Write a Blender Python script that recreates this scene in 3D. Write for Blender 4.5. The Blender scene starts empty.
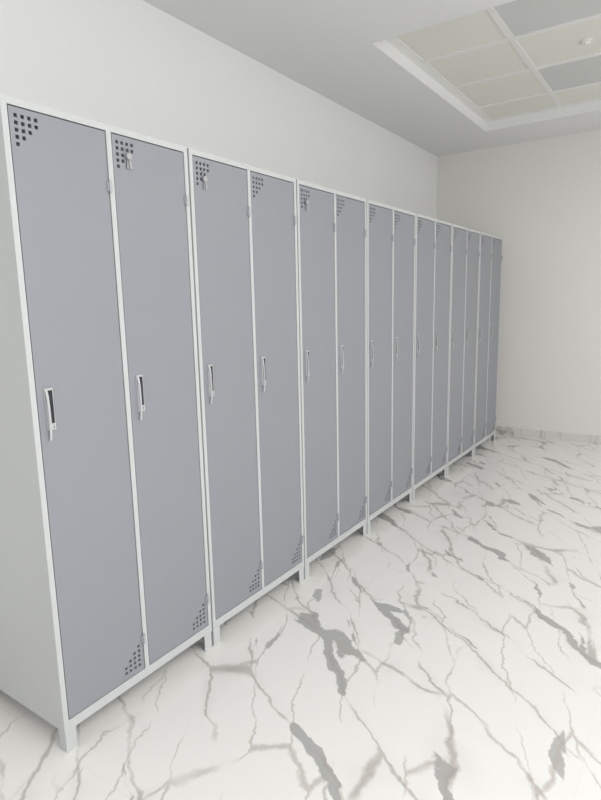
import bpy, bmesh, math, random
from mathutils import Vector, Matrix
random.seed(4)
sc=bpy.context.scene
sc.view_settings.view_transform='Standard'
sc.view_settings.look='None'
sc.view_settings.exposure=0.0

# ---------------------------------------------------------------- dimensions
W=0.6; CW=0.593; H=1.717; H0=0.066; DEP=0.62
WX=-0.694; YE=4.498; ZC=2.514; YB=-3.2; XR=4.2

# ---------------------------------------------------------------- helpers
def link(o): sc.collection.objects.link(o); return o
def nodes(m):
    m.use_nodes=True; nt=m.node_tree
    return nt, nt.nodes['Principled BSDF']
def paint(name,col,rough=.45,metal=0,bump=.03,scale=180,var=.03):
    m=bpy.data.materials.new(name); nt,b=nodes(m)
    tc=nt.nodes.new('ShaderNodeTexCoord')
    n=nt.nodes.new('ShaderNodeTexNoise'); n.inputs['Scale'].default_value=scale; n.inputs['Detail'].default_value=3
    n2=nt.nodes.new('ShaderNodeTexNoise'); n2.inputs['Scale'].default_value=1.3; n2.inputs['Detail'].default_value=2
    nt.links.new(tc.outputs['Object'],n.inputs['Vector']); nt.links.new(tc.outputs['Object'],n2.inputs['Vector'])
    mx=nt.nodes.new('ShaderNodeMix'); mx.data_type='RGBA'
    mx.inputs[6].default_value=[c*(1-var) for c in col]+[1]; mx.inputs[7].default_value=[min(1,c*(1+var)) for c in col]+[1]
    nt.links.new(n2.outputs['Fac'],mx.inputs[0]); nt.links.new(mx.outputs[2],b.inputs['Base Color'])
    b.inputs['Roughness'].default_value=rough; b.inputs['Metallic'].default_value=metal
    if bump:
        bp=nt.nodes.new('ShaderNodeBump'); bp.inputs['Strength'].default_value=bump; bp.inputs['Distance'].default_value=.002
        nt.links.new(n.outputs['Fac'],bp.inputs['Height']); nt.links.new(bp.outputs['Normal'],b.inputs['Normal'])
    return m
def bm_box(bm,x0,x1,y0,y1,z0,z1,mi=0):
    vs=[bm.verts.new(p) for p in [(x0,y0,z0),(x1,y0,z0),(x1,y1,z0),(x0,y1,z0),(x0,y0,z1),(x1,y0,z1),(x1,y1,z1),(x0,y1,z1)]]
    fs=[]
    for f in [(0,3,2,1),(4,5,6,7),(0,1,5,4),(1,2,6,5),(2,3,7,6),(3,0,4,7)]:
        fc=bm.faces.new([vs[i] for i in f]); fc.material_index=mi; fs.append(fc)
    return vs,fs
def bm_cyl(bm,c,axis,r,l,seg=16,mi=0,r2=None):
    M=Matrix.Translation(Vector(c))@Vector((0,0,1)).rotation_difference(Vector(axis)).to_matrix().to_4x4()
    g=bmesh.ops.create_cone(bm,cap_ends=True,segments=seg,radius1=r,radius2=r if r2 is None else r2,depth=l,matrix=M)
    for v in g['verts']:
        for f in v.link_faces: f.material_index=mi
def obj(name,bm,mats,parent=None,bevel=0,smooth=False):
    me=bpy.data.meshes.new(name); bmesh.ops.recalc_face_normals(bm,faces=bm.faces); bm.to_mesh(me); bm.free()
    for m in mats: me.materials.append(m)
    o=link(bpy.data.objects.new(name,me))
    if parent: o.parent=parent
    if smooth:
        for p in me.polygons: p.use_smooth=True
    if bevel:
        b=o.modifiers.new('bevel','BEVEL'); b.width=bevel; b.segments=2; b.limit_method='ANGLE'
    return o
def struct(o): o["kind"]="structure"; return o

# ---------------------------------------------------------------- materials
M_wall=paint('wall_paint',(.85,.855,.85),.75,0,.08,90,.015)
M_wall2=paint('wall_paint_warm',(.82,.805,.78),.75,0,.08,90,.02)
M_ceil=paint('ceiling_paint',(.85,.855,.86),.8,0,.05,90,.01)
M_tile=paint('ceiling_tile_cream',(.83,.83,.775),.9,0,.4,260,.02)
M_tileg=paint('ceiling_tile_grey',(.67,.68,.67),.8,0,.3,260,.02)
M_bar=paint('grid_bar_white',(.87,.87,.86),.5,0,0)
M_body=paint('light_grey_enamel',(.545,.562,.567),.42,0,.06,260,.015)
M_door=paint('blue_grey_enamel',(.273,.284,.314),.42,0,.08,260,.02)
M_in=paint('interior_shade_tone',(.10,.10,.11),.8,0,0)  # shade of the hollow behind the vents, put into the colour
M_chrome=paint('satin_metal',(.62,.63,.65),.30,.6,0)
M_key=paint('dull_key_metal',(.45,.45,.46),.45,.5,0)
M_black=paint('black_plastic',(.02,.02,.025),.4,0,0)
M_rub=paint('grey_hinge_metal',(.42,.43,.46),.45,.3,0)

def marble(name,tiles=True,basecol=(.82,.807,.782,1),strength=1.0):
    m=bpy.data.materials.new(name); nt,b=nodes(m); L=nt.links; N=nt.nodes.new
    def math_(op,a=None,bb=None,c=None,clamp=False):
        n=N('ShaderNodeMath'); n.operation=op; n.use_clamp=clamp
        for i,v in enumerate((a,bb,c)):
            if v is None: continue
            if isinstance(v,(int,float)): n.inputs[i].default_value=v
            else: L.new(v,n.inputs[i])
        return n.outputs[0]
    def ramp(v,a,bb,ca,cb,smooth=True):
        n=N('ShaderNodeMapRange'); n.interpolation_type='SMOOTHSTEP' if smooth else 'LINEAR'
        L.new(v,n.inputs['Value']); n.inputs['From Min'].default_value=a; n.inputs['From Max'].default_value=bb
        n.inputs['To Min'].default_value=ca; n.inputs['To Max'].default_value=cb
        return n.outputs['Result']
    tc=N('ShaderNodeTexCoord'); P=tc.outputs['Object']
    sep=N('ShaderNodeSeparateXYZ'); L.new(P,sep.inputs[0])
    TX,TY=.6,1.2
    u=math_('DIVIDE',sep.outputs[0],TX); v=math_('DIVIDE',sep.outputs[1],TY)
    def vadd(a,vec):
        n=N('ShaderNodeVectorMath'); n.operation='ADD'; L.new(a,n.inputs[0])
        if isinstance(vec,tuple): n.inputs[1].default_value=vec
        else: L.new(vec,n.inputs[1])
        return n.outputs[0]
    def noisevec(src,scale,det,amp,seed,rough):
        n=N('ShaderNodeTexNoise'); n.inputs['Scale'].default_value=scale; n.inputs['Detail'].default_value=det; n.inputs['Roughness'].default_value=rough
        L.new(vadd(src,(seed,seed,0)),n.inputs['Vector'])
        s=N('ShaderNodeVectorMath'); s.operation='SUBTRACT'; L.new(n.outputs['Color'],s.inputs[0]); s.inputs[1].default_value=(.5,.5,.5)
        k=N('ShaderNodeVectorMath'); k.operation='SCALE'; L.new(s.outputs[0],k.inputs[0]); k.inputs['Scale'].default_value=amp
        return k.outputs[0]
    dist=vadd(vadd(P,noisevec(P,2.7,2,.18,3.0,.5)),noisevec(P,15,5,.052,9.0,.6))
    def aniso(rot,sx,sy,src=dist):
        mp=N('ShaderNodeMapping'); mp.vector_type='TEXTURE'; L.new(src,mp.inputs['Vector'])
        mp.inputs['Rotation'].default_value=(0,0,math.radians(rot)); mp.inputs['Scale'].default_value=(sx,sy,1)
        return mp.outputs[0]
    A=aniso(-38,3.9,.78)
    B=aniso(-64,3.3,.78)
    def crack(src,scale,seed,w):
        n=N('ShaderNodeTexVoronoi'); n.voronoi_dimensions='2D'; n.feature='DISTANCE_TO_EDGE'; n.inputs['Scale'].default_value=scale
        L.new(vadd(src,(seed,seed*.7,0)),n.inputs['Vector'])
        return ramp(n.outputs['Distance'],w*.1,w,1,0),n.outputs['Distance']
    def mask(src,scale,lo,hi,seed):
        n=N('ShaderNodeTexNoise'); n.inputs['Scale'].default_value=scale; n.inputs['Detail'].default_value=2; L.new(vadd(src,(seed,-seed,0)),n.inputs['Vector'])
        return ramp(n.outputs['Fac'],lo,hi,0,1)
    c1,d1=crack(A,4.1,1.3,.037)
    c2,d2=crack(B,5.2,7.9,.034)
    v1=math_('MULTIPLY',c1,mask(P,4.4,.38,.56,5.0))
    v2=math_('MULTIPLY',c2,mask(P,4.2,.40,.58,18.0))
    fat=math_('MULTIPLY',ramp(d1,.075,.10,1,0),mask(A,7.0,.61,.63,21.0))
    fat2=math_('MULTIPLY',ramp(d2,.065,.09,1,0),mask(B,7.0,.64,.66,41.0))
    halo=math_('MULTIPLY',ramp(d1,0,.22,1,0),mask(P,4.4,.45,.65,5.0))
    base=N('ShaderNodeRGB'); base.outputs[0].default_value=basecol
    def over(prev,fac,col,s):
        n=N('ShaderNodeMix'); n.data_type='RGBA'; L.new(prev,n.inputs[6]); n.inputs[7].default_value=col
        L.new(math_('MULTIPLY',fac,s*strength),n.inputs[0]); return n.outputs[2]
    c=over(base.outputs[0],halo,(.58,.565,.55,1),.24)
    c=over(c,fat,(.33,.33,.325,1),.80)
    c=over(c,fat2,(.36,.36,.355,1),.76)
    c=over(c,v2,(.44,.40,.365,1),.64)
    c=over(c,v1,(.39,.355,.325,1),.70)
    if tiles:
        fu=math_('ABSOLUTE',math_('SUBTRACT',math_('FRACT',u),.5)); fv=math_('ABSOLUTE',math_('SUBTRACT',math_('FRACT',v),.5))
        e=math_('MAXIMUM',ramp(fu,.4985,.499,0,1),ramp(fv,.4992,.4995,0,1))
        c=over(c,e,(.6,.6,.58,1),.25)
    L.new(c,b.inputs['Base Color']); b.inputs['Roughness'].default_value=.12
    b.inputs['IOR'].default_value=1.5
    return m
M_floor=marble('polished_marble_tile')
M_base=marble('marble_skirting',False,(.73,.72,.70,1),.75)

# ---------------------------------------------------------------- room shell
def slab(name,x0,x1,y0,y1,z0,z1,mat):
    bm=bmesh.new(); bm_box(bm,x0,x1,y0,y1,z0,z1); return struct(obj(name,bm,[mat]))
slab('floor',WX-.1,XR+.1,YB-.1,YE+.1,-.1,0,M_floor)
slab('wall_left',WX-.1,WX,YB,YE,0,ZC+.2,M_wall)
slab('wall_back',WX-.1,XR+.1,YE,YE+.1,0,ZC+.2,M_wall2)
slab('wall_right',XR,XR+.1,YB,YE,0,ZC+.2,M_wall)
slab('wall_front',WX-.1,XR+.1,YB-.1,YB,0,ZC+.2,M_wall)
slab('baseboard_back',WX,XR,YE-.012,YE,0,.066,M_base)
slab('baseboard_left',WX,WX+.012,YB,YE-.012,0,.066,M_base)
slab('baseboard_right',XR-.012,XR,YB,YE-.012,0,.066,M_base)
# ceiling with a recessed bay
OX0,OX1,OY0,OY1=-.10,3.0,2.05,3.97; RZ=.072
bm=bmesh.new()
bm_box(bm,WX,OX0,YB,YE,ZC,ZC+.2); bm_box(bm,OX1,XR,YB,YE,ZC,ZC+.2)
bm_box(bm,OX0,OX1,YB,OY0,ZC,ZC+.2); bm_box(bm,OX0,OX1,OY1,YE,ZC,ZC+.2)
bm_box(bm,OX0,OX1,OY0,OY1,ZC+RZ+.03,ZC+.2)
struct(obj('ceiling',bm,[M_ceil]))
# suspension grid
TZ=ZC+RZ
xs=[OX0]+[-.06+.5*i for i in range(0,7)]; xs=[x for x in xs if x<OX1]+[OX1]
ys=[OY0,2.10,2.605,3.11,3.61,OY1]
bm=bmesh.new()
for x in xs[1:-1]: bm_box(bm,x-.016,x+.016,OY0,OY1,TZ-.004,TZ+.02)
for y in ys[1:-1]: bm_box(bm,OX0,OX1,y-.016,y+.016,TZ-.0045,TZ+.0195)
bm_box(bm,OX0,OX0+.04,OY0,OY1,TZ-.0055,TZ+.019); bm_box(bm,OX0,OX1,OY1-.03,OY1,TZ-.005,TZ+.0185)
bm_box(bm,OX0,OX1,OY0,OY0+.05,TZ-.005,TZ+.0185); bm_box(bm,OX1-.03,OX1,OY0,OY1,TZ-.0055,TZ+.019)
struct(obj('trim_1',bm,[M_bar]))
grey={(1,0),(1,2),(3,1),(4,3)}
for i in range(1,len(xs)-1):
    for j in range(1,len(ys)-1):
        bm=bmesh.new(); x0,x1,y0,y1=xs[i],xs[i+1],ys[j],ys[j+1]
        bm_box(bm,x0+.006,x1-.006,y0+.006,y1-.006,TZ+.0005,TZ+.014)
        g=(i-1,j-1) in grey
        t=obj('ceiling_tile',bm,[M_tileg if g else M_tile],bevel=.002)
        t["label"]="plain grey square panel in the suspended ceiling grid" if g else "cream textured square tile in the suspended ceiling grid"
        t["category"]="ceiling tile"; t["group"]="tiles of the suspended ceiling"
# detector
bm=bmesh.new(); bm_cyl(bm,(0,0,-.004),(0,0,1),.032,.008,32); bm_cyl(bm,(0,0,-.013),(0,0,-1),.024,.010,32,0,.018)
bm_cyl(bm,(0,0,-.020),(0,0,1),.008,.005,16)
o=obj('smoke_detector',bm,[M_tile],bevel=.002); o.location=(.76,2.88,TZ+.0005)
o["label"]="small round white smoke detector on the suspended ceiling"; o["category"]="smoke detector"

# ---------------------------------------------------------------- locker master
FR=.015; DV=.016; TR=.017; BR=.029; mid=CW/2
def build_body():
    bm=bmesh.new(); t=.004
    bm_box(bm,-DEP,0,0,t,H0,H); bm_box(bm,-DEP,0,CW-t,CW,H0,H)
    bm_box(bm,-DEP,-DEP+t,t,CW-t,H0,H,1)
    bm_box(bm,-DEP+t,0,t,CW-t,H-t,H); bm_box(bm,-DEP+t,0,t,CW-t,H0,H0+t)
    bm_box(bm,-DEP+t,-.02,mid-.001,mid+.001,H0+t,H-t,1)
    # thin dark sheets inside, standing in for the cavity's shade
    bm_box(bm,-DEP+t,-.03,t,t+.002,H0+t,H-t,1); bm_box(bm,-DEP+t,-.03,CW-t-.002,CW-t,H0+t,H-t,1)
    # front frame
    bm_box(bm,-.022,0,t,FR,H0+t,H-t); bm_box(bm,-.022,0,CW-FR,CW-t,H0+t,H-t)
    bm_box(bm,-.022,0,mid-DV/2,mid+DV/2,H0+BR,H-TR)
    bm_box(bm,-.022,0,FR,CW-FR,H-TR,H-t); bm_box(bm,-.022,0,FR,CW-FR,H0+t,H0+BR)
    return obj('body',bm,[M_body,M_in])
def build_door(y0,y1):
    z0=H0+BR+.003; z1=H-TR-.003
    s=.0090; p=.0170; pz=.0160
    hy=[y0+.012+p*i for i in range(4)]; hz=[z1-.014-s-pz*j for j in range(5)]
    cnt=[4,4,3,2,1]
    ycuts={y0,y1}; zcuts={z0,z1}; H_=[]
    for j in range(5):
        for i in range(cnt[j]): H_.append((hy[i],hz[j]))
    by=[y1-.012-s-p*i for i in range(4)]; bz=[z0+.016+pz*j for j in range(5)]
    for j in range(5):
        for i in range(cnt[j]): H_.append((by[i],bz[j]))
    for a,b in H_:
        ycuts|={round(a,5),round(a+s,5)}; zcuts|={round(b,5),round(b+s,5)}
    yc=sorted(ycuts); zc=sorted(zcuts)
    bm=bmesh.new(); V={}
    def gv(i,k,x):
        if (i,k,x) not in V: V[(i,k,x)]=bm.verts.new((x,yc[i],zc[k]))
        return V[(i,k,x)]
    ny,nz=len(yc)-1,len(zc)-1
    def hole(i,k):
        if i<0 or k<0 or i>=ny or k>=nz: return True
        cy=(yc[i]+yc[i+1])/2; cz=(zc[k]+zc[k+1])/2
        return any(a<cy<a+s and b<cz<b+s for a,b in H_)
    xf=-.0015; xb=-.0165
    for i in range(ny):
        for k in range(nz):
            if hole(i,k): continue
            bm.faces.new([gv(i,k,xf),gv(i+1,k,xf),gv(i+1,k+1,xf),gv(i,k+1,xf)])
            bm.faces.new([gv(i,k,xb),gv(i,k+1,xb),gv(i+1,k+1,xb),gv(i+1,k,xb)])
            for (di,dk,a,b) in [(-1,0,(i,k),(i,k+1)),(1,0,(i+1,k),(i+1,k+1)),(0,-1,(i,k),(i+1,k)),(0,1,(i,k+1),(i+1,k+1))]:
                if hole(i+di,k+dk): bm.faces.new([gv(*a,xf),gv(*b,xf),gv(*b,xb),gv(*a,xb)])
    return obj('door',bm,[M_door])
def build_handle(yc,zc):
    bm=bmesh.new()
    # slim flat latch plate
    bm_box(bm,-.0015,.003,yc-.012,yc+.012,zc-.050,zc+.060,0)
    # dark finger slot
    bm_box(bm,.003,.0036,yc-.0035,yc+.010,zc-.032,zc+.054,1)
    # flat pull lever standing slightly proud, with a longer tail
    n=10; prev=None
    for k in range(n+1):
        u=k/n; z=zc+.054-u*.130; x=.0035+.006*math.sin(math.pi*u)**.5
        cur=[bm.verts.new((x,yc-.0105,z)),bm.verts.new((x,yc-.0045,z)),bm.verts.new((x+.0025,yc-.0045,z)),bm.verts.new((x+.0025,yc-.0105,z))]
        if prev:
            for a in range(4): bm.faces.new([prev[a],prev[(a+1)%4],cur[(a+1)%4],cur[a]])
        else: bm.faces.new(cur)
        prev=cur
    bm.faces.new(prev)
    bm_cyl(bm,(.005,yc+.003,zc-.041),(1,0,0),.006,.006,20,0); bm_box(bm,.008,.0085,yc+.0022,yc+.0038,zc-.045,zc-.037,1)
    return obj('handle',bm,[M_chrome,M_black],bevel=.0008)
def build_hinge(y,z):
    bm=bmesh.new()
    bm_cyl(bm,(.004,y,z),(0,0,1),.0045,.028,16); bm_cyl(bm,(.004,y,z+.015),(0,0,1),.0035,.004,16); bm_cyl(bm,(.004,y,z-.015),(0,0,1),.0035,.004,16)
    bm_box(bm,-.0015,.0025,y-.008,y,z-.013,z+.013)
    return obj('hinge',bm,[M_rub])
def build_leg(x,y,sy):
    bm=bmesh.new(); w=.034; t=.004
    ya=y if sy>0 else y-w
    sx=-1 if x>-.3 else 1
    bm_box(bm,min(x,x+sx*t),max(x,x+sx*t),ya,ya+w,.006,H0)
    yo=y if sy>0 else y-t
    bm_box(bm,min(x+sx*t,x+sx*w),max(x+sx*t,x+sx*w),yo,yo+t,.006,H0)
    bm_box(bm,min(x,x+sx*w),max(x,x+sx*w),ya,ya+w,0,.006)
    return obj('leg',bm,[M_body],bevel=.0008)

e=bpy.data.objects.new('locker_cabinet',None); link(e); e.empty_display_size=.1
body=build_body(); body.parent=e
dspan=[(FR+.003,mid-DV/2-.003),(mid+DV/2+.003,CW-FR-.003)]
tree=[(body,[])]
for k,(a,b) in enumerate(dspan):
    d=build_door(a,b); d.parent=e; subs=[]
    h=build_handle(a+(.030 if k==0 else .035),.968); h["label"]="satin metal pull handle with black finger slot"; h.parent=d; subs.append(h)
    for z in (1.555,.20):
        g=build_hinge(b+.002,z); g.parent=d; subs.append(g)
    tree.append((d,subs))
for x in (-.002,-DEP+.002):
    tree.append((build_leg(x,.002,1),[])); tree[-1][0].parent=e
    tree.append((build_leg(x,CW-.002,-1),[])); tree[-1][0].parent=e
GL="row of two-door metal lockers"
labs={0:"tall two-door grey metal locker with exposed side panel and keys",
      1:"tall two-door grey metal locker with keys hanging from vent",
      6:"tall two-door blue-grey metal locker at row's end by bare wall"}
DEF="tall two-door blue-grey metal locker with pale frame, in row"
def setp(o,i): o["label"]=labs.get(i,DEF); o["category"]="locker"; o["group"]=GL
setp(e,0)
for i in range(1,7):
    c=e.copy(); link(c); c.location=(0,W*i,0); setp(c,i)
    for p,subs in tree:
        q=p.copy(); link(q); q.parent=c
        for s in subs:
            r=s.copy(); link(r); r.parent=q
e.location=(0,0,0)

# ---------------------------------------------------------------- keys hung on vents
def keys(y,z,label):
    bm=bmesh.new()
    R=.008; n=20; rings=[]
    for k in range(n):
        a=2*math.pi*k/n; c=Vector((.004,math.cos(a)*R,math.sin(a)*R)); rad=Vector((0,math.cos(a),math.sin(a)))
        rings.append([bm.verts.new(c+rad*.001*math.cos(t)+Vector((1,0,0))*.001*math.sin(t)) for t in [2*math.pi*q/6 for q in range(6)]])
    for k in range(n):
        A,B=rings[k],rings[(k+1)%n]
        for q in range(6): bm.faces.new([A[q],A[(q+1)%6],B[(q+1)%6],B[q]])
    for j,(ang,x) in enumerate(((-.08,.003),(.12,.007))):
        M=Matrix.Translation((x,0,-.008))@Matrix.Rotation(ang,4,'X')
        b2=bmesh.new(); bm_cyl(b2,(0,0,-.008),(1,0,0),.009,.002,20); bm_box(b2,-.001,.001,-.0028,.0028,-.040,-.014)
        for tz in (-.024,-.030,-.036): bm_box(b2,-.001,.001,.0028,.0045,tz-.0015,tz+.0015)
        b2.transform(M); me=bpy.data.meshes.new('t'); b2.to_mesh(me); b2.free(); bm.from_mesh(me); bpy.data.meshes.remove(me)
    o=obj('key_bunch',bm,[M_key]); o.location=(0,y,z)
    o["label"]=label; o["category"]="keys"; o["group"]="keys hung on locker vents"
keys(.356,1.660,"dull silver keys on a ring hung from door vent")
keys(.662,1.648,"dull silver keys on a ring hung from door vent")
keys(1.262,1.650,"dull silver keys on a ring hung from door vent")

# ---------------------------------------------------------------- light
def area(name,loc,size,power,col,rot=(0,0,0),sy=None):
    l=bpy.data.lights.new(name,'AREA'); l.energy=power; l.color=col; l.size=size
    if sy: l.shape='RECTANGLE'; l.size_y=sy
    o=link(bpy.data.objects.new(name,l)); o.location=loc; o.rotation_euler=rot; return o
area('ceiling_light_near',(2.3,-.6,ZC-.02),1.6,46,(1,.995,.985),sy=2.4)
area('ceiling_light_far',(2.7,3.2,ZC-.02),1.0,30,(1,.995,.98),sy=1.4)
area('side_fill',(XR-.03,-.3,1.6),1.6,56,(1,.995,.985),rot=(0,math.radians(90),0),sy=3.2)  # added fill imitating bounce onto the walls, no real fixture there
w=bpy.data.worlds.new('world'); sc.world=w; w.use_nodes=True
w.node_tree.nodes['Background'].inputs[0].default_value=(.8,.85,.9,1); w.node_tree.nodes['Background'].inputs[1].default_value=.5

# ---------------------------------------------------------------- camera
yaw,pitch,roll=.6012,.1692,-.0219
f=Vector((-math.sin(yaw)*math.cos(pitch),math.cos(yaw)*math.cos(pitch),-math.sin(pitch)))
rt=Vector((math.cos(yaw),math.sin(yaw),0)); up=rt.cross(f)
rt2=rt*math.cos(roll)+up*math.sin(roll); up2=-rt*math.sin(roll)+up*math.cos(roll)
cam=bpy.data.cameras.new('camera'); co=link(bpy.data.objects.new('camera',cam))
m=Matrix((rt2,up2,-f)).transposed().to_4x4(); m.translation=Vector((1.3531,-.7814,1.2304)); co.matrix_world=m
cam.sensor_fit='VERTICAL'; cam.sensor_height=24; cam.lens=571.47/800*24; cam.clip_start=.02
sc.camera=co
